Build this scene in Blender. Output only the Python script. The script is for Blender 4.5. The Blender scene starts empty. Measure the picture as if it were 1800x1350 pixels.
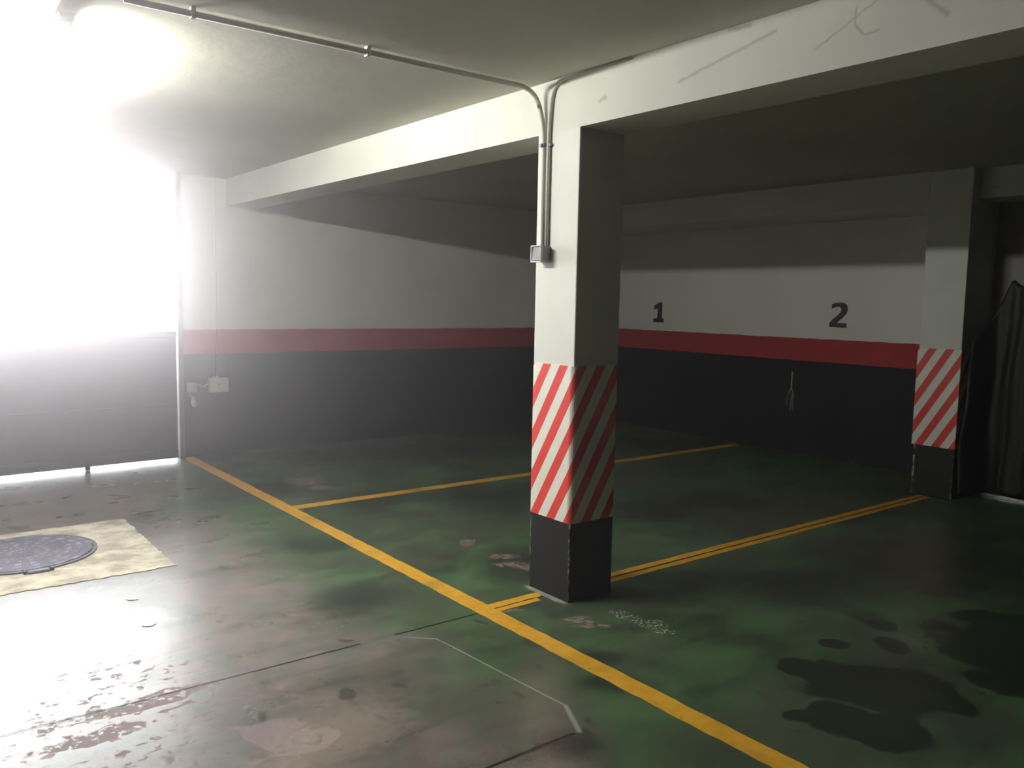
import bpy, bmesh, math, random
from mathutils import Vector, Matrix
random.seed(7)
SC = bpy.context.scene
COL = SC.collection

# ------------------------------------------------------------------ camera
CAM_R = ((0.7907329895872992, 0.045440589117857366, -0.6104723515761823),
         (-0.611863665906018, 0.08975595661990644, -0.7858541356990457),
         (0.01908385501885483, 0.9949266410705199, 0.09877644134990786))
cd = bpy.data.cameras.new('camera')
cd.sensor_fit = 'HORIZONTAL'; cd.sensor_width = 36.0
cd.lens = 36.0 * 1470.9 / 1800.0
cd.clip_start = 0.05; cd.clip_end = 200
cam = bpy.data.objects.new('camera', cd); COL.objects.link(cam)
cam.matrix_world = Matrix.Translation((-2.8207, -3.1245, 1.55)) @ Matrix(CAM_R).to_4x4()
SC.camera = cam

# ------------------------------------------------------------------ light, exposure
LAMP_STRENGTH = 580.0      # fluorescent tube
ADDED_LOBE_STRENGTH = 21.0         # peak of the added sky lobe outside the garage door
GLARE_HAZE = 0.035  # density of the added haze that imitates lens glare
world = bpy.data.worlds.new('overcast_sky'); SC.world = world
world.use_nodes = True
wt = world.node_tree; bg = wt.nodes['Background']
bg.inputs[0].default_value = (0.96, 0.97, 1.0, 1)
# added bright sky lobe outside the garage door, aimed for floor glare, dimmer elsewhere
tc = wt.nodes.new('ShaderNodeTexCoord'); dt = wt.nodes.new('ShaderNodeVectorMath'); dt.operation = 'DOT_PRODUCT'
wt.links.new(tc.outputs['Generated'], dt.inputs[0])
dt.inputs[1].default_value = Vector((-0.08, 0.97, 0.15)).normalized()
mr = wt.nodes.new('ShaderNodeMapRange'); mr.interpolation_type = 'SMOOTHSTEP'
wt.links.new(dt.outputs['Value'], mr.inputs[0])
mr.inputs[1].default_value = 0.86; mr.inputs[2].default_value = 0.99
mr.inputs[3].default_value = 1.3; mr.inputs[4].default_value = ADDED_LOBE_STRENGTH
wt.links.new(mr.outputs[0], bg.inputs[1])
SC.view_settings.view_transform = 'Standard'
SC.view_settings.look = 'None'
SC.view_settings.gamma = 1.0
SC.view_settings.use_curve_mapping = False
SC.view_settings.exposure = 0.2
SC.cycles.max_bounces = 7
SC.cycles.diffuse_bounces = 4
SC.cycles.glossy_bounces = 3
SC.cycles.use_adaptive_sampling = True
SC.cycles.adaptive_threshold = 0.06
SC.cycles.volume_bounces = 0
SC.cycles.sample_clamp_indirect = 6.0
SC.cycles.use_denoising = True
SC.cycles.caustics_reflective = False

# ------------------------------------------------------------------ helpers
def srgb(r, g, b):
    f = lambda c: (c / 255 / 12.92) if c / 255 <= 0.04045 else ((c / 255 + 0.055) / 1.055) ** 2.4
    return (f(r), f(g), f(b), 1.0)

def tag(o, label=None, cat=None, group=None, kind=None):
    if label: o['label'] = label
    if cat: o['category'] = cat
    if group: o['group'] = group
    if kind: o['kind'] = kind
    return o

def empty(name, loc):
    o = bpy.data.objects.new(name, None); COL.objects.link(o); o.location = loc
    o.empty_display_size = 0.1
    return o

def obj(name, bm, mat, parent=None, smooth=False, bevel=0.0):
    bmesh.ops.recalc_face_normals(bm, faces=bm.faces[:])
    me = bpy.data.meshes.new(name); bm.to_mesh(me); bm.free()
    me.materials.append(mat)
    if smooth:
        for p in me.polygons: p.use_smooth = True
    o = bpy.data.objects.new(name, me); COL.objects.link(o)
    if parent:
        o.parent = parent
        o.matrix_parent_inverse = Matrix.Translation(-Vector(parent.location))
    if bevel:
        m = o.modifiers.new('bevel', 'BEVEL'); m.width = bevel; m.segments = 3; m.limit_method = 'ANGLE'
    return o

def box(bm, x0, x1, y0, y1, z0, z1):
    v = [bm.verts.new((x, y, z)) for x in (x0, x1) for y in (y0, y1) for z in (z0, z1)]
    for f in ((0, 1, 3, 2), (4, 6, 7, 5), (0, 4, 5, 1), (2, 3, 7, 6), (0, 2, 6, 4), (1, 5, 7, 3)):
        bm.faces.new([v[i] for i in f])
    return bm

def bx(*a):
    return box(bmesh.new(), *a)

def prism(bm, pts, axis, a, b):
    """extrude a 2D outline (list of pairs) along axis from a to b"""
    def P(p, t):
        if axis == 0: return (t, p[0], p[1])
        if axis == 1: return (p[0], t, p[1])
        return (p[0], p[1], t)
    A = [bm.verts.new(P(p, a)) for p in pts]; B = [bm.verts.new(P(p, b)) for p in pts]
    bm.faces.new(A); bm.faces.new(B[::-1])
    n = len(pts)
    for i in range(n): bm.faces.new((A[i], A[(i + 1) % n], B[(i + 1) % n], B[i]))
    return bm

def tube(bm, pts, r, n=12):
    pts = [Vector(p) for p in pts]
    prev = None; rings = []
    up = None
    for i, p in enumerate(pts):
        d = (pts[min(i + 1, len(pts) - 1)] - pts[max(i - 1, 0)]).normalized()
        if up is None:
            up = d.orthogonal().normalized()
        up = (up - d * up.dot(d)).normalized()
        s = d.cross(up)
        rings.append([bm.verts.new(p + r * (math.cos(2 * math.pi * k / n) * up + math.sin(2 * math.pi * k / n) * s)) for k in range(n)])
    for a, b in zip(rings, rings[1:]):
        for k in range(n): bm.faces.new((a[k], a[(k + 1) % n], b[(k + 1) % n], b[k]))
    bm.faces.new(rings[0][::-1]); bm.faces.new(rings[-1])
    return bm

def bend(pts, rad, n=8):
    """polyline with rounded corners"""
    pts = [Vector(p) for p in pts]; out = [pts[0]]
    for a, b, c in zip(pts, pts[1:], pts[2:]):
        u = (a - b).normalized(); v = (c - b).normalized()
        p0 = b + u * rad; p2 = b + v * rad
        for k in range(n + 1):
            t = k / n
            out.append((1 - t) ** 2 * p0 + 2 * t * (1 - t) * b + t * t * p2)
    out.append(pts[-1])
    return out

def cyl(bm, c, r, h, axis=2, n=32, r2=None):
    c = Vector(c); r2 = r if r2 is None else r2
    A = []; B = []
    for k in range(n):
        a = 2 * math.pi * k / n; x, y = math.cos(a), math.sin(a)
        def V(rr, t):
            if axis == 2: return c + Vector((rr * x, rr * y, t))
            if axis == 0: return c + Vector((t, rr * x, rr * y))
            return c + Vector((rr * x, t, rr * y))
        A.append(bm.verts.new(V(r, 0))); B.append(bm.verts.new(V(r2, h)))
    bm.faces.new(A[::-1]); bm.faces.new(B)
    for k in range(n): bm.faces.new((A[k], A[(k + 1) % n], B[(k + 1) % n], B[k]))
    return bm

# ---- shader DSL
class N:
    def __init__(s, name):
        s.mat = bpy.data.materials.new(name); s.mat.use_nodes = True
        s.t = s.mat.node_tree; s.b = s.t.nodes['Principled BSDF']
        s.pos = s.t.nodes.new('ShaderNodeNewGeometry').outputs['Position']
        x = s.t.nodes.new('ShaderNodeSeparateXYZ'); s.l(s.pos, x.inputs[0])
        s.x, s.y, s.z = x.outputs
    def l(s, a, b):
        if hasattr(a, 'is_output'): s.t.links.new(a, b)
        else: b.default_value = a
    def m(s, op, a, b=None, c=None):
        n = s.t.nodes.new('ShaderNodeMath'); n.operation = op
        s.l(a, n.inputs[0])
        if b is not None: s.l(b, n.inputs[1])
        if c is not None: s.l(c, n.inputs[2])
        return n.outputs[0]
    def add(s, a, b): return s.m('ADD', a, b)
    def mul(s, a, b): return s.m('MULTIPLY', a, b)
    def sub(s, a, b): return s.m('SUBTRACT', a, b)
    def mx(s, a, b): return s.m('MAXIMUM', a, b)
    def mn(s, a, b): return s.m('MINIMUM', a, b)
    def step(s, v, lo, hi, a=0.0, b=1.0):
        n = s.t.nodes.new('ShaderNodeMapRange'); n.interpolation_type = 'SMOOTHSTEP'
        s.l(v, n.inputs[0])
        if lo > hi: lo, hi, a, b = hi, lo, b, a
        n.inputs[1].default_value = lo; n.inputs[2].default_value = hi
        n.inputs[3].default_value = a; n.inputs[4].default_value = b
        return n.outputs[0]
    def noise(s, scale, detail=4, rough=0.55, stretch=(1, 1, 1), off=(0, 0, 0), dist=0.0):
        mp = s.t.nodes.new('ShaderNodeMapping'); s.l(s.pos, mp.inputs[0])
        mp.inputs['Scale'].default_value = stretch; mp.inputs['Location'].default_value = off
        n = s.t.nodes.new('ShaderNodeTexNoise'); s.l(mp.outputs[0], n.inputs['Vector'])
        n.inputs['Scale'].default_value = scale; n.inputs['Detail'].default_value = detail
        n.inputs['Roughness'].default_value = rough; n.inputs['Distortion'].default_value = dist
        return n.outputs['Fac']
    def mix(s, f, a, b):
        n = s.t.nodes.new('ShaderNodeMix'); n.data_type = 'RGBA'
        s.l(f, n.inputs[0]); s.l(a, n.inputs[6]); s.l(b, n.inputs[7])
        return n.outputs[2]
    def ell(s, e, wob, amp, soft, inner=1.0):
        cx, cy, rx, ry, a = e
        mp = s.t.nodes.new('ShaderNodeMapping'); mp.vector_type = 'TEXTURE'
        s.l(s.pos, mp.inputs[0])
        mp.inputs['Location'].default_value = (cx, cy, 0); mp.inputs['Rotation'].default_value = (0, 0, a)
        mp.inputs['Scale'].default_value = (rx, ry, 1000)
        v = s.t.nodes.new('ShaderNodeVectorMath'); v.operation = 'LENGTH'; s.l(mp.outputs[0], v.inputs[0])
        d = s.add(v.outputs['Value'], s.mul(s.sub(wob, 0.5), amp))
        return s.step(d, inner + soft, inner - soft)
    def ells(s, es, wob, amp, soft, inner=1.0):
        o = None
        for e in es:
            k = s.ell(e, wob, amp, soft, inner); o = k if o is None else s.mx(o, k)
        return o
    def seg(s, A, B, w, wob=None, amp=0.0, soft=0.3, ax=(0, 1)):
        """mask of a line segment in two of the axes"""
        u = (s.x, s.y, s.z)[ax[0]]; v = (s.x, s.y, s.z)[ax[1]]
        d = Vector((B[0] - A[0], B[1] - A[1])); L = d.length; d = d / L
        pu = s.sub(u, A[0]); pv = s.sub(v, A[1])
        t = s.add(s.mul(pu, d.x), s.mul(pv, d.y))
        t2 = s.mn(s.mx(t, 0.0), L)
        k = s.sub(t, t2)
        n = s.add(s.mul(pv, d.x), s.mul(pu, -d.y))
        if wob is not None: n = s.add(n, s.mul(s.sub(wob, 0.5), amp))
        D = s.m('SQRT', s.add(s.mul(k, k), s.mul(n, n)))
        return s.step(D, w * (1 + soft), w * (1 - soft))
    def bump(s, h, strength=0.3, dist=0.01):
        n = s.t.nodes.new('ShaderNodeBump'); s.l(h, n.inputs['Height'])
        n.inputs['Strength'].default_value = strength; n.inputs['Distance'].default_value = dist
        s.t.links.new(n.outputs[0], s.b.inputs['Normal'])
    def set(s, **k):
        for a, v in k.items():
            s.l(v, s.b.inputs[a.replace('_', ' ')])
        return s.mat

def plain(name, col, rough=0.6, metal=0.0, vary=0.06, scale=20, spec=0.5):
    n = N(name)
    f = n.noise(scale, 4)
    dark = tuple(c * (1 - vary * 2.5) for c in col[:3]) + (1,)
    n.bump(f, 0.15, 0.003)
    n.set(Base_Color=n.mix(f, dark, col), Roughness=n.step(f, 0, 1, rough - 0.08, rough + 0.08), Metallic=metal)
    n.b.inputs['Specular IOR Level'].default_value = spec
    return n.mat

# ------------------------------------------------------------------ dimensions
ZC, ZB = 2.664, 2.405          # ceiling, underside of the beams
YW, XW = 5.035, 4.955          # far wall on the left, wall with the numbers
XR = 4.12                      # face of the beam over the numbered wall
WX, WY = 0.309, 0.323          # pillar
BAND0, BAND1 = 0.987, 1.221    # red band on the walls
S0, S1 = 0.417, 1.228          # striped sleeve
JX = -0.455                     # where the left wall begins, right of the door

# ------------------------------------------------------------------ materials of the setting
WHITE = srgb(240, 238, 228)
BLACK = srgb(38, 38, 40)
RED = srgb(190, 58, 60)

def wall_mat(name, extra=None):
    n = N(name)
    ed = n.mul(n.sub(n.noise(9, 3), 0.5), 0.016)
    zz = n.add(n.z, ed)
    big = n.noise(1.3, 3); fine = n.noise(45, 3)
    white = n.mix(n.step(big, 0.3, 0.7), srgb(230, 229, 219), WHITE)
    black = n.mix(n.step(n.noise(3.5, 4), 0.35, 0.75), srgb(16, 16, 18), srgb(32, 31, 33))
    red = n.mix(n.step(n.noise(5, 4), 0.3, 0.8), srgb(174, 50, 54), RED)
    c = n.mix(n.step(zz, BAND1 - 0.002, BAND1 + 0.002), red, white)
    c = n.mix(n.step(zz, BAND0 - 0.002, BAND0 + 0.002), black, c)
    # pale scuffs just above the floor
    sc = n.mul(n.step(n.noise(14, 6, 0.7, (1, 1, 2.5)), 0.60, 0.70), n.step(n.add(n.z, n.mul(big, -0.12)), 0.05, -0.05))
    c = n.mix(n.mul(sc, 0.7), c, srgb(130, 128, 120))
    if extra: c = extra(n, c)
    h = n.add(n.mul(fine, 0.3), n.noise(9, 3))
    n.bump(h, 0.25, 0.006)
    n.set(Base_Color=c, Roughness=0.62)
    n.b.inputs['Specular IOR Level'].default_value = 0.35
    return n.mat

def right_extra(n, c):
    w = n.noise(60, 3)
    o = None
    for A, B, wd in (((2.043, .85), (2.045, .70), .007), ((2.035, .72), (2.075, .62), .004), ((2.05, .70), (2.01, .60), .004),
                     ((2.03, .62), (2.05, .44), .004), ((2.015, .60), (2.02, .46), .003), ((2.085, .6), (2.1, .5), .003)):
        k = n.seg(A, B, wd, w, 0.012, 0.6, ax=(1, 2)); o = k if o is None else n.mx(o, k)
    return n.mix(n.mul(o, 0.8), c, srgb(190, 188, 182))

M_WALL = wall_mat('painted_wall')
M_WALLR = wall_mat('painted_wall_right', right_extra)

def plaster(name, base, scuffs=()):
    n = N(name)
    big = n.noise(0.9, 4, 0.6, (1, 1, 1), (3, 1, 0)); f = n.noise(30, 4)
    c = n.mix(n.step(big, 0.3, 0.7), tuple(v * 0.88 for v in base[:3]) + (1,), base)
    w = n.noise(30, 3)
    o = None
    for A, B, wd in scuffs:
        k = n.seg(A, B, wd, w, 0.02, 0.9, ax=(1, 2)); o = k if o is None else n.mx(o, k)
    if o is not None: c = n.mix(n.mul(o, 0.35), c, srgb(105, 105, 98))
    n.bump(n.add(n.mul(f, 0.25), n.noise(4, 4)), 0.3, 0.012)
    n.set(Base_Color=c, Roughness=0.75)
    n.b.inputs['Specular IOR Level'].default_value = 0.3
    return n.mat

M_CEIL = plaster('ceiling_plaster', srgb(200, 199, 184))
M_BEAM = plaster('beam_plaster', srgb(228, 228, 216), (
    ((-1.43, 2.60), (-1.43, 2.54), .004), ((-1.43, 2.54), (-1.47, 2.50), .004), ((-1.47, 2.50), (-1.52, 2.505), .004),
    ((-1.27, 2.49), (-1.53, 2.62), .003), ((-.62, 2.50), (-1.1, 2.60), .006), ((-1.62, 2.63), (-1.75, 2.50), .008),
    ((-.88, 2.655), (-.98, 2.65), .008), ((-.13, 2.505), (-.17, 2.515), .010)))

# ---- floor
OIL = [(0.422, -1.489, 0.306, 0.251, -0.62), (0.362, -1.297, 0.147, 0.175, -0.62), (0.306, -1.143, 0.095, 0.097, -0.62), (0.054, -1.507, 0.164, 0.133, -0.62), (0.077, -1.641, 0.181, 0.155, -0.62), (0.517, -1.628, 0.14, 0.166, -0.62), (1.158, -1.569, 0.225, 0.29, -0.62), (1.499, -1.563, 0.224, 0.369, -0.61), (0.673, -1.1, 0.07, 0.064, -0.62), (0.869, -1.268, 0.07, 0.093, -0.61), (1.075, -1.105, 0.074, 0.089, -0.61), (1.29, -1.29, 0.103, 0.099, -0.61), (-0.059, -1.41, 0.088, 0.056, -0.62), (0.882, -1.736, 0.147, 0.137, -0.62)]
DIRT = [(1.113, 4.224, 0.837, 0.431, -0.56), (2.014, 4.046, 0.532, 0.468, -0.55), (1.066, 2.223, 0.411, 0.435, -0.58), (3.224, 4.64, 0.883, 0.519, -0.54), (0.177, 2.567, 0.26, 0.37, -0.58), (-0.865, 0.713, 0.176, 0.212, -0.61), (0.178, 0.703, 0.203, 0.326, -0.6), (4.26, 3.07, 0.587, 0.389, -0.55), (1.819, 1.076, 0.303, 0.437, -0.58), (-0.467, -0.779, 0.141, 0.073, -0.62), (-0.354, -0.556, 0.126, 0.071, -0.62), (-0.367, 3.379, 0.269, 0.335, -0.58), (2.467, 1.065, 0.416, 0.36, -0.58), (-0.923, -1.048, 0.1, 0.076, -0.62), (-0.624, 1.647, 0.211, 0.198, -0.6)]
MAUVE = [(0.092, 3.422, 0.104, 0.135, -0.57), (0.074, 3.149, 0.055, 0.084, -0.58), (0.188, 1.181, 0.037, 0.063, -0.59), (0.204, 0.822, 0.062, 0.046, -0.6), (0.167, 0.66, 0.087, 0.043, -0.6), (0.168, 0.581, 0.033, 0.042, -0.6), (-0.116, -0.202, 0.056, 0.037, -0.61), (-0.108, -0.295, 0.061, 0.021, -0.6), (-0.32, 0.106, 0.057, 0.024, -0.61)]
CHIPS = [(0.121, -0.258, 0.029, 0.024, -0.6), (0.118, -0.321, 0.034, 0.023, -0.61), (0.128, -0.407, 0.034, 0.03, -0.6), (0.151, -0.46, 0.039, 0.036, -0.61), (0.121, -0.542, 0.028, 0.021, -0.62), (0.15, -0.571, 0.011, 0.014, -0.63), (0.132, 3.724, 0.02, 0.024, -0.57)]
def floor_mat():
    n = N('green_floor_paint')
    w1 = n.noise(5, 5, 0.6); w2 = n.noise(22, 5, 0.65); w3 = n.noise(1.1, 4, 0.6, (1, 1, 1), (5, 2, 0))
    str_ = n.noise(1.8, 4, 0.5, (1.2, 1.6, 1), (0, 3, 0), 0.3)
    green = n.mix(n.step(str_, 0.28, 0.74), srgb(58, 76, 52), srgb(90, 128, 82))
    green = n.mix(n.mul(n.step(w3, 0.42, 0.75), 0.5), green, srgb(84, 96, 78))
    # grey mauve aisle: some wear, mostly lens flare veil put into the colour
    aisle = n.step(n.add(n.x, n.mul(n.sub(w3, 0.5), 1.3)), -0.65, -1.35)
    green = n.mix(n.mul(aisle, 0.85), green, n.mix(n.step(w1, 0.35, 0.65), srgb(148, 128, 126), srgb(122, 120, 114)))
    # brown grey foot and tyre dirt in the bays
    br = n.step(n.noise(0.9, 6, 0.62, (1, 1.2, 1), (7, 1, 0), 0.5), 0.45, 0.62)
    green = n.mix(n.mul(br, 0.55), green, srgb(84, 82, 70))
    streak = n.step(n.noise(6, 5, 0.6, (0.35, 1.6, 1), (1, 1, 0), 0.3), 0.5, 0.72)
    green = n.mix(n.mul(streak, 0.45), green, srgb(46, 58, 44))
    # grime
    g = n.mul(n.ells(DIRT, w1, 1.6, 0.75), 0.8)
    c = n.mix(g, green, srgb(38, 44, 36))
    # little dark spots
    sp = n.mul(n.step(n.noise(7, 3, 0.5, (1.3, .8, 1), (9, 4, 0)), 0.66, 0.72), 0.55)
    c = n.mix(sp, c, srgb(34, 44, 34))
    # mauve bare patches
    mv = n.mul(n.ells(MAUVE, w2, 3.5, 0.25, 1.25), n.step(n.noise(26, 5, 0.7), 0.44, 0.52))
    c = n.mix(n.mul(mv, 0.8), c, srgb(150, 122, 116))
    # paint flaking off in the aisle
    pr = n.ells([(-2.05, -0.1, 0.50, 0.8, 0)], w1, 0.8, 0.5)
    peel = n.mul(n.step(n.noise(17, 6, 0.66, (1, 1.3, 1), (2, 7, 0), 0.4), 0.575, 0.59), pr)
    pj = n.mul(n.ells([(-2.0, .13, .28, .06, 0), (-2.25, -.05, .16, .07, 0), (-1.72, -.36, .10, .14, 0.5), (-1.62, -.50, .12, .06, 0.5)], w1, 2.6, 0.12), n.step(w2, 0.42, 0.46))
    peel = n.mx(peel, pj)
    c = n.mix(n.mul(peel, 0.85), c, srgb(128, 104, 106))
    ro = n.ells([(-1.58, -0.52, 0.26, 0.17, 0.3)], w2, 2.0, 0.6)
    c = n.mix(n.mul(ro, 0.6), c, srgb(158, 140, 124))
    # oil
    oil = n.ells(OIL, n.add(w1, n.mul(n.sub(w2, 0.5), 0.35)), 1.4, 0.09, 0.97)
    c = n.mix(n.mul(oil, 0.82), c, n.mix(w2, srgb(18, 26, 20), srgb(34, 40, 32)))
    # white chips
    ch = n.mul(n.ells(CHIPS, w2, 2.5, 0.3, 1.7), n.step(n.noise(60, 4, 0.7), 0.53, 0.57))
    c = n.mix(ch, c, srgb(190, 196, 180))
    # dusty pale line along walls and pillar foot
    dw = n.mn(n.m('ABSOLUTE', n.sub(n.y, YW)), n.m('ABSOLUTE', n.sub(n.x, XW)))
    ds = n.mul(n.step(dw, 0.045, 0.01), n.step(w2, 0.4, 0.6))
    c = n.mix(n.mul(ds, 0.7), c, srgb(150, 150, 136))
    ft = n.mul(n.step(n.add(n.m('ABSOLUTE', n.add(n.x, 0.015)), n.mul(n.sub(w2, 0.5), .06)), 0.03, 0.012), n.mul(n.step(n.y, -0.02, 0.03), n.step(n.y, 0.35, 0.30)))
    c = n.mix(n.mul(ft, 0.85), c, srgb(176, 172, 160))
    # pale scratches
    ps = None
    for A, B, wd in (((-.915, .107), (-.803, .0), .004), ((-.803, 0), (-.792, -.115), .003), ((-.792, -.115), (-.772, -.418), .004), ((-.772, -.418), (-.742, -.824), .004), ((-.742, -.824), (-.83, -1.0), .009)):
        k = n.seg(A, B, wd, w2, 0.006, 0.7); ps = k if ps is None else n.mx(ps, k)
    c = n.mix(n.mul(ps, 0.6), c, srgb(176, 184, 166))
    # screed joints
    j = None
    for A, B, wd in (((-4.5, .162), (-1.12, .15), .006), ((-0.93, .15), (-.11, .15), .006), ((.33, .157), (4.1, .157), .006), ((-4.5, -.985), (-.86, -1.0), .007)):
        k = n.seg(A, B, wd, n.noise(3, 4), 0.02, 0.5); j = k if j is None else n.mx(j, k)
    tr = n.mx(n.seg((-2.75, .17), (-2.12, .155), .03, w2, 0.12, 0.35), n.seg((-2.7, .13), (-2.28, .11), .06, w2, 0.12, 0.35))
    c = n.mix(n.mul(tr, 0.7), c, srgb(120, 116, 104))
    c = n.mix(j, c, srgb(22, 22, 20))
    rough = n.add(n.step(n.noise(3.5, 4, 0.55), 0.2, 0.8, 0.25, 0.34), n.step(n.add(n.x, n.mul(w3, 0.8)), -0.6, 0.4, 0.0, 0.08))
    rough = n.mx(rough, n.mul(n.mx(peel, mv), 0.7))
    rough = n.mn(rough, n.step(oil, 0, 1, 1.0, 0.33))
    h = n.sub(n.mul(n.noise(5, 2, 0.5), 0.25), n.add(n.mul(peel, 0.08), n.mul(j, 0.8)))
    n.bump(h, 0.3, 0.005)
    n.set(Base_Color=c, Roughness=rough)
    n.b.inputs['Specular IOR Level'].default_value = 0.65
    return n.mat
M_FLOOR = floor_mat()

M_BLACKMETAL = plain('black_painted_steel', srgb(58, 56, 57), 0.5, 0.0, 0.08, 6)
M_DARKFRAME = plain('steel_frame', srgb(80, 76, 68), 0.5)
M_OUT = plain('outdoor_concrete', srgb(170, 165, 150), 0.9)
M_GREYDOOR = plain('grey_metal_door', srgb(150, 145, 145), 0.5)
M_ALU = plain('aluminium', srgb(205, 205, 205), 0.3, 0.7)
M_SHELL = plaster('back_wall_paint', srgb(62, 60, 56))

# ------------------------------------------------------------------ the setting
def struct(name, bm, mat, label=None, cat=None, bevel=0):
    o = obj(name, bm, mat, bevel=bevel); o['kind'] = 'structure'
    if label: o['label'] = label
    if cat: o['category'] = cat
    return o

YB, XL = -6.0, -5.0
struct('floor', bx(XL, XW, YB, YW, -0.2, 0.0), M_FLOOR, 'green painted concrete garage floor with worn, flare-tinted aisle and oil stains', 'floor')
struct('ceiling', bx(XL, XW, YB, YW + .2, ZC, ZC + 0.2), M_CEIL, 'dim whitewashed concrete ceiling', 'ceiling')
struct('wall_left', bx(JX, XW + .2, YW, YW + 0.2, 0, ZC), M_WALL, 'white wall with red band over black lower half, beside the door', 'wall')
struct('wall_right', bx(XW, XW + 0.2, 0.0, YW, 0, ZC), M_WALLR, 'white wall with red band over black lower half, numbered 1 and 2', 'wall')
struct('wall_door_side', bx(XL, -4.2, YW, YW + 0.2, 0, ZC), M_WALL)
struct('wall_outer', bx(XL - 0.2, XL, YB, YW + .2, 0, ZC), M_SHELL)
struct('wall_back', bx(XL, XW, YB - 0.2, YB, 0, ZC), M_SHELL)
struct('wall_gate', bx(4.64, 4.84, YB, -0.04, 0, ZC), M_SHELL)
o = struct('ceiling_beam', bx(0, WX, YB, YW, ZB, ZC - 0.0005), M_BEAM, 'long white concrete beam running over the striped centre pillar', 'beam')
o = struct('ceiling_beam', bx(XR, XW, 0.30, YW, ZB, ZC - 0.0005), M_BEAM, 'dim beam above the wall with painted numbers', 'beam')
o = struct('ceiling_beam', bx(4.24, 4.84, YB, -0.045, 2.43, ZC - 0.0005), M_BEAM, 'dim lintel beam over the grey gate beyond the far pillar', 'beam')
struct('driveway', bx(-8, 4, YW - .2, 16, -0.25, -0.012), M_OUT, 'bright concrete driveway seen through the gap under the door', 'driveway')

# garage door on the left: steel lower leaf, open to the sky above
DY = 4.92
def garage_door():
    x0, x1 = -4.05, -0.528
    r = empty('door_1', (x1, DY, 0)); tag(r, 'dark steel garage door, daylight above and under it', 'door', kind='structure')
    bm = bmesh.new()
    box(bm, x0, x1, DY, DY + 0.03, 0.110, 1.16)
    obj('door_leaf', bm, M_BLACKMETAL, r, bevel=0.002)
    obj('rail', bx(x0, x1, DY - 0.014, DY + 0.03, 0.027, 0.1085), M_BLACKMETAL, r, bevel=0.003)
    obj('rail', bx(x0, x1, DY - 0.007, DY - 0.0002, 0.52, 0.535), M_BLACKMETAL, r, bevel=0.002)
    obj('rail', bx(x0, x1, DY - 0.012, DY + 0.03, 1.161, 1.21), M_BLACKMETAL, r, bevel=0.003)
    obj('door_stop', bx(-1.33, -1.29, DY, DY + 0.03, 0.0, 0.026), M_BLACKMETAL, r, bevel=0.004)
    obj('door_stop', bx(-3.2, -3.16, DY, DY + 0.03, 0.0, 0.026), M_BLACKMETAL, r, bevel=0.004)
    r.rotation_euler = (0, 0, 0.055)
    o = obj('trim_1', bx(-0.500, JX - 0.0005, DY + 0.03, YW + 0.0, 0, ZC - .001), M_DARKFRAME); o['kind'] = 'structure'; o['label'] = 'grey steel door post between garage door and wall'
garage_door()

# grey gate at the far right, mostly behind the tarpaulin
g = empty('door_2', (4.6, -1.5, 0)); tag(g, 'grey metal gate beyond the far pillar with bright sill', 'door', kind='structure')
obj('gate_leaf', bx(4.60, 4.64, -4.0, -0.045, 0.03, 2.43), M_GREYDOOR, g, bevel=0.003)
obj('sill', bx(4.53, 4.60, -4.0, -0.045, 0.0, 0.028), M_ALU, g, bevel=0.003)

# ------------------------------------------------------------------ pillars
def rounded(x0, x1, y0, y1, r, n=5):
    pts = []
    for cx, cy, a0 in ((x1 - r, y1 - r, 0), (x0 + r, y1 - r, 90), (x0 + r, y0 + r, 180), (x1 - r, y0 + r, 270)):
        for k in range(n + 1):
            a = math.radians(a0 + 90 * k / n); pts.append((cx + r * math.cos(a), cy + r * math.sin(a)))
    return pts

def pillar_paint(name, ex, ey, top):
    """black foot, white shaft; ex, ey: the front edge"""
    n = N(name)
    black = n.mix(n.step(n.noise(7, 4), 0.3, 0.7), srgb(13, 13, 14), srgb(25, 25, 27))
    white = n.mix(n.step(n.noise(1.5, 3), 0.3, 0.7), srgb(218, 218, 208), srgb(232, 232, 222))
    c = n.mix(n.step(n.z, top - 0.002, top + 0.002), black, white)
    dx = n.sub(n.x, ex)
    for yy, th in ((ey, 0.50), (ey + WY, 0.52)):
        dy = n.sub(n.y, yy)
        d = n.m('SQRT', n.add(n.mul(dx, dx), n.mul(dy, dy)))
        k = n.mul(n.step(d, 0.011, 0.005), n.step(n.noise(26, 5, 0.7, (1, 1, 0.8)), th - 0.01, th + 0.02))
        c = n.mix(n.mul(n.mul(k, n.step(n.z, top, top - 0.01)), 0.8), c, srgb(180, 178, 166))
    n.bump(n.add(n.mul(n.noise(50, 3), 0.2), n.noise(8, 3)), 0.25, 0.006)
    n.set(Base_Color=c, Roughness=0.6); n.b.inputs['Specular IOR Level'].default_value = 0.35
    return n.mat

def stripe_mat(name, x0, y1, wy, s_off, slope=0.583, per=0.1385):
    n = N(name)
    # distance along the wrap: down the -X face (from y1 to y1-wy), then along the -Y face
    s = n.add(n.sub(y1, n.y), n.mx(n.sub(n.x, x0), 0.0))
    v = n.sub(n.sub(s, s_off), n.mul(n.sub(n.z, S1), slope))
    fr = n.m('FRACT', n.add(n.m('DIVIDE', v, per), 20.0))
    e = 0.012
    k = n.mn(n.step(fr, 0.0, e), n.step(fr, 0.49 + e, 0.49))
    white = n.mix(n.step(n.noise(6, 3), 0.3, 0.7), srgb(238, 235, 222), srgb(246, 243, 230))
    red = n.mix(n.step(n.noise(6, 3), 0.3, 0.7), srgb(232, 66, 60), srgb(240, 76, 68))
    n.bump(n.noise(40, 2), 0.05, 0.003)
    n.set(Base_Color=n.mix(k, white, red), Roughness=0.42)
    return n.mat

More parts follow.
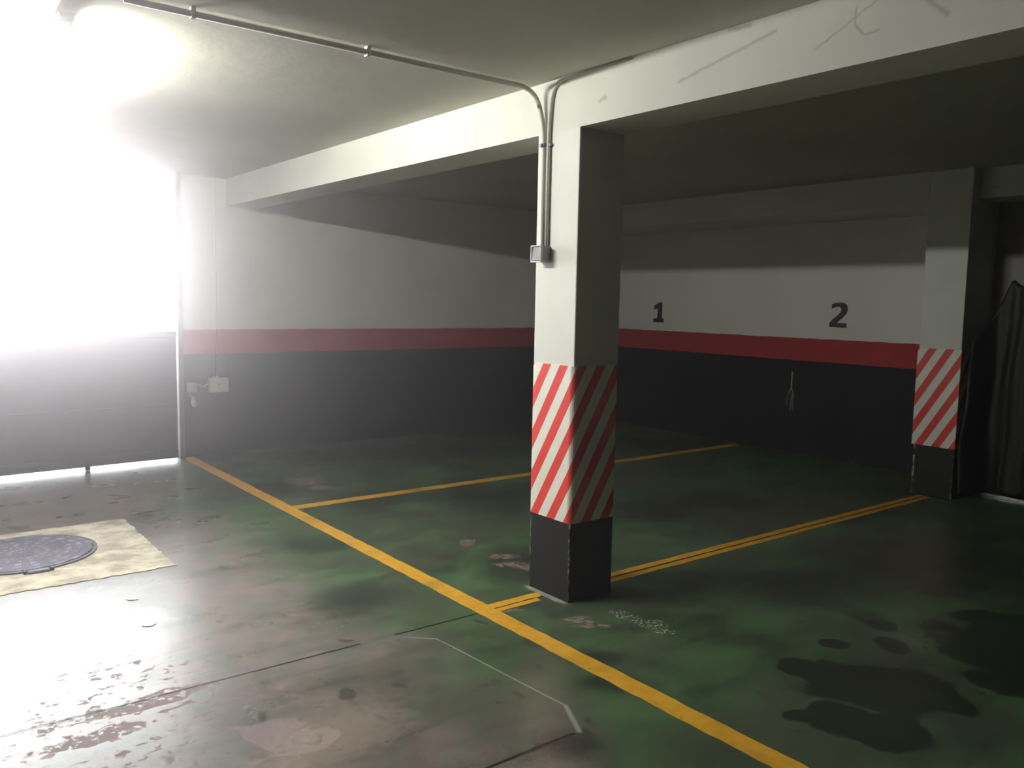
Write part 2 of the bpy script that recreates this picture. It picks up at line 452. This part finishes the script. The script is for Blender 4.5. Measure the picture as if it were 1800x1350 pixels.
p = empty('concrete_pillar', (WX / 2, WY / 2, 0))
tag(p, 'square white pillar in the centre with red and white striped sleeve and black foot', 'pillar')
obj('shaft', prism(bmesh.new(), rounded(0, WX, 0, WY, 0.006), 2, 0, ZB), pillar_paint('centre_pillar_paint', 0, 0, 0.6), p)
t = 0.008
obj('striped_sleeve', prism(bmesh.new(), rounded(-t, WX + t, -t, WY + t, 0.03), 2, S0, S1), stripe_mat('centre_stripes', -t, WY + t, WY, 0.098, 0.59, 0.1325), p)['label'] = 'red and white diagonally striped bumper sleeve'
p = empty('concrete_pillar', (XR + 0.4, 0.13, 0))
tag(p, 'dim white wall pillar at far right with striped board, right of number 2', 'pillar')
obj('shaft', bx(XR, XW, -0.04, 0.30, 0, ZC - 0.001), pillar_paint('far_pillar_paint', XR, -0.04, 0.6), p, bevel=0.006)
obj('striped_sleeve', bx(XR - t, XR + 0.42, -0.04 - t, 0.30 + t, 0.42, S1), stripe_mat('far_stripes', XR - t, 0.30 + t, .35, 0.092, 0.6), p, bevel=0.004)['label'] = 'red and white diagonally striped bumper sleeve'

# ------------------------------------------------------------------ floor markings
def line_paint():
    n = N('yellow_line_paint')
    w = n.noise(14, 5, 0.65); s = n.noise(2.5, 4, .6, (1, 1, 1), (4, 0, 0))
    c = n.mix(n.step(w, 0.3, 0.7), srgb(226, 164, 36), srgb(242, 186, 54))
    c = n.mix(n.mul(n.step(s, 0.52, 0.72), 0.55), c, srgb(140, 118, 48))
    c = n.mix(n.mul(n.step(n.noise(30, 4, .6), 0.62, 0.70), 0.5), c, srgb(120, 100, 50))
    n.set(Base_Color=c, Roughness=0.45)
    return n.mat
M_LINE = line_paint()
def ragged(x0, x1, y0, y1, amp=0.003, step=0.05):
    pts = []
    def run(a, b):
        a = Vector(a); b = Vector(b); L = (b - a).length; k = max(2, int(L / step))
        nrm = Vector((-(b - a).y, (b - a).x)).normalized()
        for i in range(k):
            q = a + (b - a) * i / k + nrm * random.uniform(-amp, amp); pts.append((q.x, q.y))
    run((x0, y0), (x1, y0)); run((x1, y0), (x1, y1)); run((x1, y1), (x0, y1)); run((x0, y1), (x0, y0))
    return pts
def marking(label, *a):
    o = obj('parking_line', prism(bmesh.new(), ragged(*a), 2, 0.0002, 0.0018), M_LINE)
    tag(o, label, 'floor marking', 'yellow parking lines')
    return o
marking('long yellow line along the aisle, from the garage door to the near right', -0.462, -0.361, -5.9, YW - 0.03)
marking('yellow bay line running behind the centre pillar, between bays 1 and 2', -0.3605, 4.85, 2.58, 2.685)
marking('yellow line strip from centre to far pillar, above the dark joint', WX + 0.012, XR - 0.02, 0.166, 0.222)
marking('yellow line strip from centre to far pillar, below the dark joint', WX + 0.012, XR - 0.02, 0.100, 0.150)
marking('short yellow stub joining the long line to the centre pillar, above the crack', -0.3605, -0.035, 0.157, 0.215)
marking('short worn yellow stub left of the centre pillar, below the crack', -0.3605, -0.09, 0.107, 0.146)

# ------------------------------------------------------------------ manhole
n = N('bare_concrete')
w = n.noise(5, 7, 0.68, (1, 1.2, 1)); w2 = n.noise(3, 4)
n.bump(n.noise(14, 5), 0.4, 0.006)
n.set(Base_Color=n.mix(n.step(w, 0.35, 0.65), srgb(168, 158, 140), n.mix(w2, srgb(226, 216, 192), srgb(240, 230, 208))), Roughness=0.8)
M_CONC = n.mat
tag(obj('concrete_patch', prism(bmesh.new(), ragged(-2.80, -1.46, 1.74, 2.97, 0.009, 0.03), 2, 0.0002, 0.004), M_CONC),
    'pale bare concrete patch around the manhole cover, left foreground', 'concrete patch')
mh = empty('manhole_cover', (-2.13, 2.44, 0.004)); tag(mh, 'round dark iron manhole cover set in the pale concrete patch', 'manhole cover')
n = N('cast_iron')
dx = n.sub(n.x, -2.13); dy = n.sub(n.y, 2.44)
rr = n.m('SQRT', n.add(n.mul(dx, dx), n.mul(dy, dy)))
an = n.m('ARCTAN2', dy, dx)
rad = n.m('SINE', n.mul(an, 20.0)); ring = n.m('SINE', n.mul(rr, 110.0))
pat = n.mul(n.step(rad, -0.2, 0.2), n.step(ring, -0.3, 0.3))
n.bump(n.add(n.mul(pat, 0.7), n.noise(30, 4)), 0.8, 0.006)
n.set(Base_Color=n.mix(n.step(n.noise(9, 5), .35, .65), srgb(84, 80, 94), n.mix(pat, srgb(100, 96, 112), srgb(160, 156, 174))), Roughness=0.5, Metallic=0.35)
M_IRON = n.mat
obj('lid', cyl(bmesh.new(), (-2.13, 2.44, 0.0042), 0.365, 0.012, n=64), M_IRON, mh, bevel=0.003)
bm = bmesh.new()
N_ = 64
ri, ro_ = 0.368, 0.392
vs = [[bm.verts.new((-2.13 + r_ * math.cos(2 * math.pi * k / N_), 2.44 + r_ * math.sin(2 * math.pi * k / N_), z_)) for k in range(N_)] for r_, z_ in ((ri, 0.0042), (ri, 0.013), (ro_, 0.013), (ro_, 0.0042))]
for q in range(4):
    a, b = vs[q], vs[(q + 1) % 4]
    for k in range(N_): bm.faces.new((a[k], a[(k + 1) % N_], b[(k + 1) % N_], b[k]))
obj('rim', bm, M_IRON, mh)
ha = -math.pi / 2 + 0.05
hx, hy = -2.13 + 0.40 * math.cos(ha), 2.44 + 0.40 * math.sin(ha)
obj('hinge', bx(hx - 0.055, hx + 0.055, hy - 0.03, hy + 0.02, 0.0042, 0.018), M_IRON, mh, bevel=0.004)
obj('lug', bx(hx - 0.075, hx - 0.058, hy - 0.02, hy + 0.02, 0.0042, 0.022), M_BLACKMETAL, mh, bevel=0.003)
obj('lug', bx(hx + 0.058, hx + 0.075, hy - 0.02, hy + 0.02, 0.0042, 0.022), M_BLACKMETAL, mh, bevel=0.003)

# white litter on the floor
M_PAPER = plain('white_paper', srgb(238, 238, 240), 0.7)
def scrap(x, y, rx, ry, a, label):
    pts = []
    for k in range(18):
        th = 2 * math.pi * k / 18; r_ = random.uniform(0.85, 1.1)
        u, v = rx * r_ * math.cos(th), ry * r_ * math.sin(th)
        pts.append((x + u * math.cos(a) - v * math.sin(a), y + u * math.sin(a) + v * math.cos(a)))
    tag(obj('paper_scrap', prism(bmesh.new(), pts, 2, 0.0005, 0.003), M_PAPER), label, 'litter')
scrap(-1.816, 0.925, 0.032, 0.034, -0.6, 'small white oval scrap lying alone on the aisle floor')
scrap(-1.80, 1.309, 0.034, 0.010, -0.6, 'thin white sliver on the aisle floor just below the concrete patch')

# ------------------------------------------------------------------ painted numbers
M_NUM1 = plain('black_number_paint', srgb(26, 26, 27), 0.6)
M_NUM2 = plain('faded_number_paint', srgb(62, 60, 61), 0.6)
def number(pts, px0, px1, py0, py1, y0, y1, z0, z1, mat, label):
    q = []
    for u, v in pts:
        q.append((y0 + (y1 - y0) * (u - px0) / (px1 - px0), z1 + (z0 - z1) * (v - py0) / (py1 - py0)))
    o = obj('painted_number', prism(bmesh.new(), q, 0, XW - 0.0022, XW - 0.0004), mat)
    tag(o, label, 'painted number', 'bay numbers painted on the wall')
ONE = [(209, 176), (222, 164), (232, 155), (249, 155), (249, 240), (258, 242), (258, 262), (208, 262), (208, 241), (226, 239), (228, 186), (220, 192), (209, 194)]
number(ONE, 208, 258, 155, 262, 4.045, 3.875, 1.322, 1.567, M_NUM1, 'black painted bay number 1 on the white wall')
TWO = [(1148, 190), (1148, 165), (1160, 158), (1176, 155), (1196, 155), (1210, 159), (1220, 168), (1224, 182), (1224, 200), (1218, 216), (1206, 232), (1190, 248), (1180, 259), (1178, 264),
       (1223, 264), (1222, 288), (1140, 286), (1140, 264), (1150, 250), (1166, 234), (1182, 218), (1192, 204), (1195, 192), (1192, 183), (1184, 178), (1172, 178), (1160, 183)]
number(TWO, 1140, 1224, 155, 288, 1.643, 1.452, 1.345, 1.597, M_NUM2, 'faded dark grey painted bay number 2, left of the far pillar')

# ------------------------------------------------------------------ conduits and switch on the centre pillar
M_PIPE = plain('grey_pvc_conduit', srgb(205, 202, 192), 0.5)
M_SWBOX = plain('grey_switch_plastic', srgb(140, 140, 140), 0.45)
M_SWFR = plain('pale_switch_frame', srgb(214, 210, 206), 0.4)
M_CLIP = plain('steel_clip', srgb(120, 120, 122), 0.35, 0.6)
r = 0.0105
R1 = 0.0145
c1 = empty('electrical_conduit', (-0.014, 0.262, 1.84)); tag(c1, 'grey conduit from the ceiling lamp bending down the centre pillar to the switch', 'conduit')
obj('pipe', tube(bmesh.new(), bend([(-2.0, 0.325, ZC - R1 - .012), (-0.35, 0.325, ZC - R1 - .012), (-0.05, 0.30, ZC - R1 - 0.018), (-r - 0.002, 0.262, 2.45), (-r - 0.002, 0.252, 1.835)], 0.10), 0.0125), M_PIPE, c1, True)
for x in (-0.99, -1.75):
    bm = bmesh.new(); box(bm, x - 0.009, x + 0.009, 0.325 - 0.016, 0.325 + 0.016, ZC - 2 * R1 - 0.016, ZC - 0.0005)
    obj('saddle_clip', bm, M_PIPE, c1, bevel=0.003)
c2 = empty('electrical_conduit', (-0.014, 0.225, 1.84)); tag(c2, 'pale conduit rising from the switch and curving right along the top of the beam', 'conduit')
obj('pipe', tube(bmesh.new(), bend([(-0.004, -0.336, ZC - 0.003), (-0.008, 0.20, ZC - r + .001), (-r - 0.002, 0.225, 2.45), (-r - 0.002, 0.224, 1.835)], 0.10), 0.0095), M_PIPE, c2, True)
obj('conduit_clip', bx(-0.018, -0.0005, 0.205, 0.2365, 2.336, 2.352), M_CLIP, c2, bevel=0.003)
obj('conduit_clip', bx(-0.032, -0.0005, 0.2375, 0.272, 2.336, 2.354), M_CLIP, c1, bevel=0.003)
obj('screw', cyl(bmesh.new(), (-0.042, 0.255, 2.345), 0.009, 0.012, axis=0, n=12), M_CLIP, c1)

sw = empty('light_switch', (-0.03, 0.24, 1.79)); tag(sw, 'grey surface mounted rocker switch box on the centre pillar', 'light switch')
obj('back_box', prism(bmesh.new(), [(a, b) for a, b in rounded(0.202, 0.28, 1.752, 1.836, 0.012)], 0, -0.055, -0.0003), M_SWBOX, sw, bevel=0.003)
bm = bmesh.new()
for a in ((0.200, 0.282, 1.750, 1.757), (0.200, 0.282, 1.830, 1.837), (0.200, 0.207, 1.757, 1.830), (0.275, 0.282, 1.757, 1.830)):
    box(bm, -0.070, -0.0555, *a)
obj('frame', bm, M_SWFR, sw, bevel=0.002)
bm = bmesh.new()
prism(bm, [(-0.069, 1.760), (-0.062, 1.828), (-0.0556, 1.828), (-0.0556, 1.760)], 1, 0.210, 0.272)
obj('rocker', bm, M_SWBOX, sw, bevel=0.001)

# ------------------------------------------------------------------ things on the left wall
cw = tag(obj('wall_conduit', tube(bmesh.new(), [(-0.125, YW - 0.013, z) for z in (0.765, 1.2, 1.8, ZC - 0.002)], 0.0125), M_WALL, smooth=True),
         'vertical conduit painted over with the left wall, above the white socket plate', 'conduit')
M_PLATE = plain('off_white_plastic', srgb(196, 190, 176), 0.5)
M_PLATE2 = plain('yellowed_plastic', srgb(176, 172, 146), 0.5)
M_PLUG = plain('dark_recess', srgb(90, 86, 78), 0.6)
jb = empty('junction_box', (-0.113, YW, 0.69)); tag(jb, 'large off-white rectangular junction box on the black wall near the door', 'junction box')
obj('box_body', bx(-0.208, -0.02, YW - 0.05, YW - 0.0004, 0.613, 0.758), M_PLATE, jb, bevel=0.006)
obj('lid', bx(-0.204, -0.024, YW - 0.058, YW - 0.0505, 0.617, 0.754), M_PLATE, jb, bevel=0.003)
obj('pipe_entry', cyl(bmesh.new(), (-0.16, YW - 0.025, 0.7585), 0.012, 0.010, n=14), M_PLATE, jb)
obj('pipe_entry', cyl(bmesh.new(), (-0.125, YW - 0.025, 0.7585), 0.014, 0.014, n=14), M_PLATE, jb)
obj('logo_mark', prism(bmesh.new(), [(-0.124, .686), (-0.104, .686), (-0.114, .706)], 1, YW - 0.0592, YW - 0.0582), M_PLUG, jb)
sb = empty('wall_socket', (-0.38, YW, 0.68)); tag(sb, 'small yellowed wall socket right beside the garage door frame', 'socket')
obj('socket_body', bx(-0.425, -0.325, YW - 0.05, YW - 0.0004, 0.628, 0.724), M_PLATE2, sb, bevel=0.006)
obj('socket_cover', bx(-0.42, -0.365, YW - 0.060, YW - 0.0505, 0.634, 0.718), M_PLATE2, sb, bevel=0.004)
tag(obj('cable', tube(bmesh.new(), bend([(-0.3235, YW - 0.03, 0.70), (-0.262, YW - 0.03, 0.668), (-0.2095, YW - 0.03, 0.705)], 0.03), 0.0045, 8), M_PLATE, smooth=True),
    'short drooping grey cable between the wall socket and the junction box', 'cable')
pl = empty('hanging_plug', (-0.355, YW - 0.03, 0.52)); tag(pl, 'white plug hanging on a thin lead below the small wall socket', 'plug')
bm = bmesh.new()
prof = [(0.004, 0.585), (0.014, 0.578), (0.019, 0.558), (0.022, 0.547), (0.031, 0.540), (0.038, 0.520), (0.037, 0.500), (0.028, 0.485), (0.012, 0.480)]
rings = []
for rr_, z_ in prof:
    rings.append([bm.verts.new((-0.352 + (z_ - .53) * -0.25 + rr_ * math.cos(2 * math.pi * k / 20), YW - 0.036 + 0.85 * rr_ * math.sin(2 * math.pi * k / 20), z_)) for k in range(20)])
for a, b in zip(rings, rings[1:]):
    for k in range(20): bm.faces.new((a[k], a[(k + 1) % 20], b[(k + 1) % 20], b[k]))
bm.faces.new(rings[0]); bm.faces.new(rings[-1][::-1])
obj('plug_body', bm, M_PLATE, pl, True)
obj('plug_lead', tube(bmesh.new(), bend([(-0.395, YW - 0.03, 0.627), (-0.388, YW - 0.03, 0.595), (-0.366, YW - 0.036, 0.584)], 0.012), 0.004, 8), M_PLATE, pl, True)

# ------------------------------------------------------------------ ceiling lamp
TX, TY0, TY1, TZ = -2.12, 0.75, 1.95, 2.600
lamp = empty('ceiling_lamp', (TX, 1.35, ZC)); tag(lamp, 'glaring fluorescent batten lamp on the ceiling at upper left', 'lamp')
M_LAMP = plain('white_enamel', srgb(235, 235, 232), 0.4)
n = N('tube_glow'); n.b.inputs['Emission Color'].default_value = (1.0, 0.985, 0.94, 1); n.b.inputs['Emission Strength'].default_value = LAMP_STRENGTH
n.set(Base_Color=(0.9, 0.9, 0.9, 1))
M_GLOW = n.mat
obj('lamp_body', bx(TX - 0.03, TX + 0.03, TY0 - 0.03, TY1 + 0.03, 2.632, ZC - 0.0005), M_LAMP, lamp, bevel=0.006)
obj('tube', tube(bmesh.new(), [(TX, TY0, TZ), (TX, 1.35, TZ), (TX, TY1, TZ)], 0.016, 16), M_GLOW, lamp, True)
obj('end_cap', bx(TX - 0.022, TX + 0.022, TY0 - 0.03, TY0 - 0.001, 2.582, 2.6318), M_LAMP, lamp, bevel=0.004)
obj('end_cap', bx(TX - 0.022, TX + 0.022, TY1 + 0.001, TY1 + 0.03, 2.582, 2.6318), M_LAMP, lamp, bevel=0.004)

# ------------------------------------------------------------------ tarpaulin by the far pillar
n = N('black_tarpaulin_cloth'); f = n.noise(6, 4, .6, (1, 3, .6))
n.bump(f, 0.4, 0.02)
n.set(Base_Color=n.mix(f, srgb(15, 14, 15), srgb(26, 24, 25)), Roughness=0.55)
bm = bmesh.new()
NU, NV = 90, 40
top_pts = [(-0.055, 1.30), (-0.10, 1.36), (-0.27, 1.80), (-0.30, 1.76), (-0.36, 1.735), (-0.45, 1.73), (-0.75, 1.74), (-1.3, 1.80), (-1.8, 1.78)]
def topz(y):
    for (a, za), (b, zb_) in zip(top_pts, top_pts[1:]):
        if y >= b: return za + (zb_ - za) * (y - a) / (b - a)
    return top_pts[-1][1]
grid = []
for i in range(NU + 1):
    u = i / NU; y = -0.055 - 1.70 * u
    row = []
    for j in range(NV + 1):
        v = j / NV; zt = topz(y); z = zt + (0.06 - zt) * v
        fold = 0.022 * math.sin(38 * u + 3 * math.sin(9 * u) + v) * (0.35 + 0.65 * v) + 0.012 * math.sin(95 * u + 4 * v)
        x = 4.40 + 0.04 * v + fold * 0.6
        k = min(1.0, u / 0.07)
        xe = 4.245 - 0.10 * min(1.0, v * 1.6)
        x = xe + (x - xe) * (k * k * (3 - 2 * k))
        row.append(bm.verts.new((x, y - 0.0 * v + 0.01 * math.sin(11 * v + 20 * u) - 0.012, z + 0.006 * math.sin(60 * u))))
    grid.append(row)
for i in range(NU):
    for j in range(NV): bm.faces.new((grid[i][j], grid[i + 1][j], grid[i + 1][j + 1], grid[i][j + 1]))
o = obj('tarpaulin', bm, n.mat, smooth=True)
sm = o.modifiers.new('thick', 'SOLIDIFY'); sm.thickness = 0.004
tag(o, 'black tarpaulin hanging in folds in front of the gate, right of the far pillar', 'tarpaulin')

# ------------------------------------------------------------------ thin haze volume added to imitate lens bloom and veiling glare
hm = bpy.data.materials.new('glare_haze'); hm.use_nodes = True
nt = hm.node_tree; nt.nodes.clear()
out = nt.nodes.new('ShaderNodeOutputMaterial'); vs_ = nt.nodes.new('ShaderNodeVolumeScatter')
vs_.inputs['Color'].default_value = (1.0, 0.93, 0.95, 1); vs_.inputs['Density'].default_value = GLARE_HAZE
vs_.inputs['Anisotropy'].default_value = 0.88
nt.links.new(vs_.outputs[0], out.inputs['Volume'])
hz = obj('haze', bx(XL - 0.25, XW + 0.25, YB - 0.25, YW + 0.25, -0.26, ZC + 0.25), hm)
tag(hz, 'thin added haze that imitates lens glare around the lamp and door', 'haze', kind='stuff')
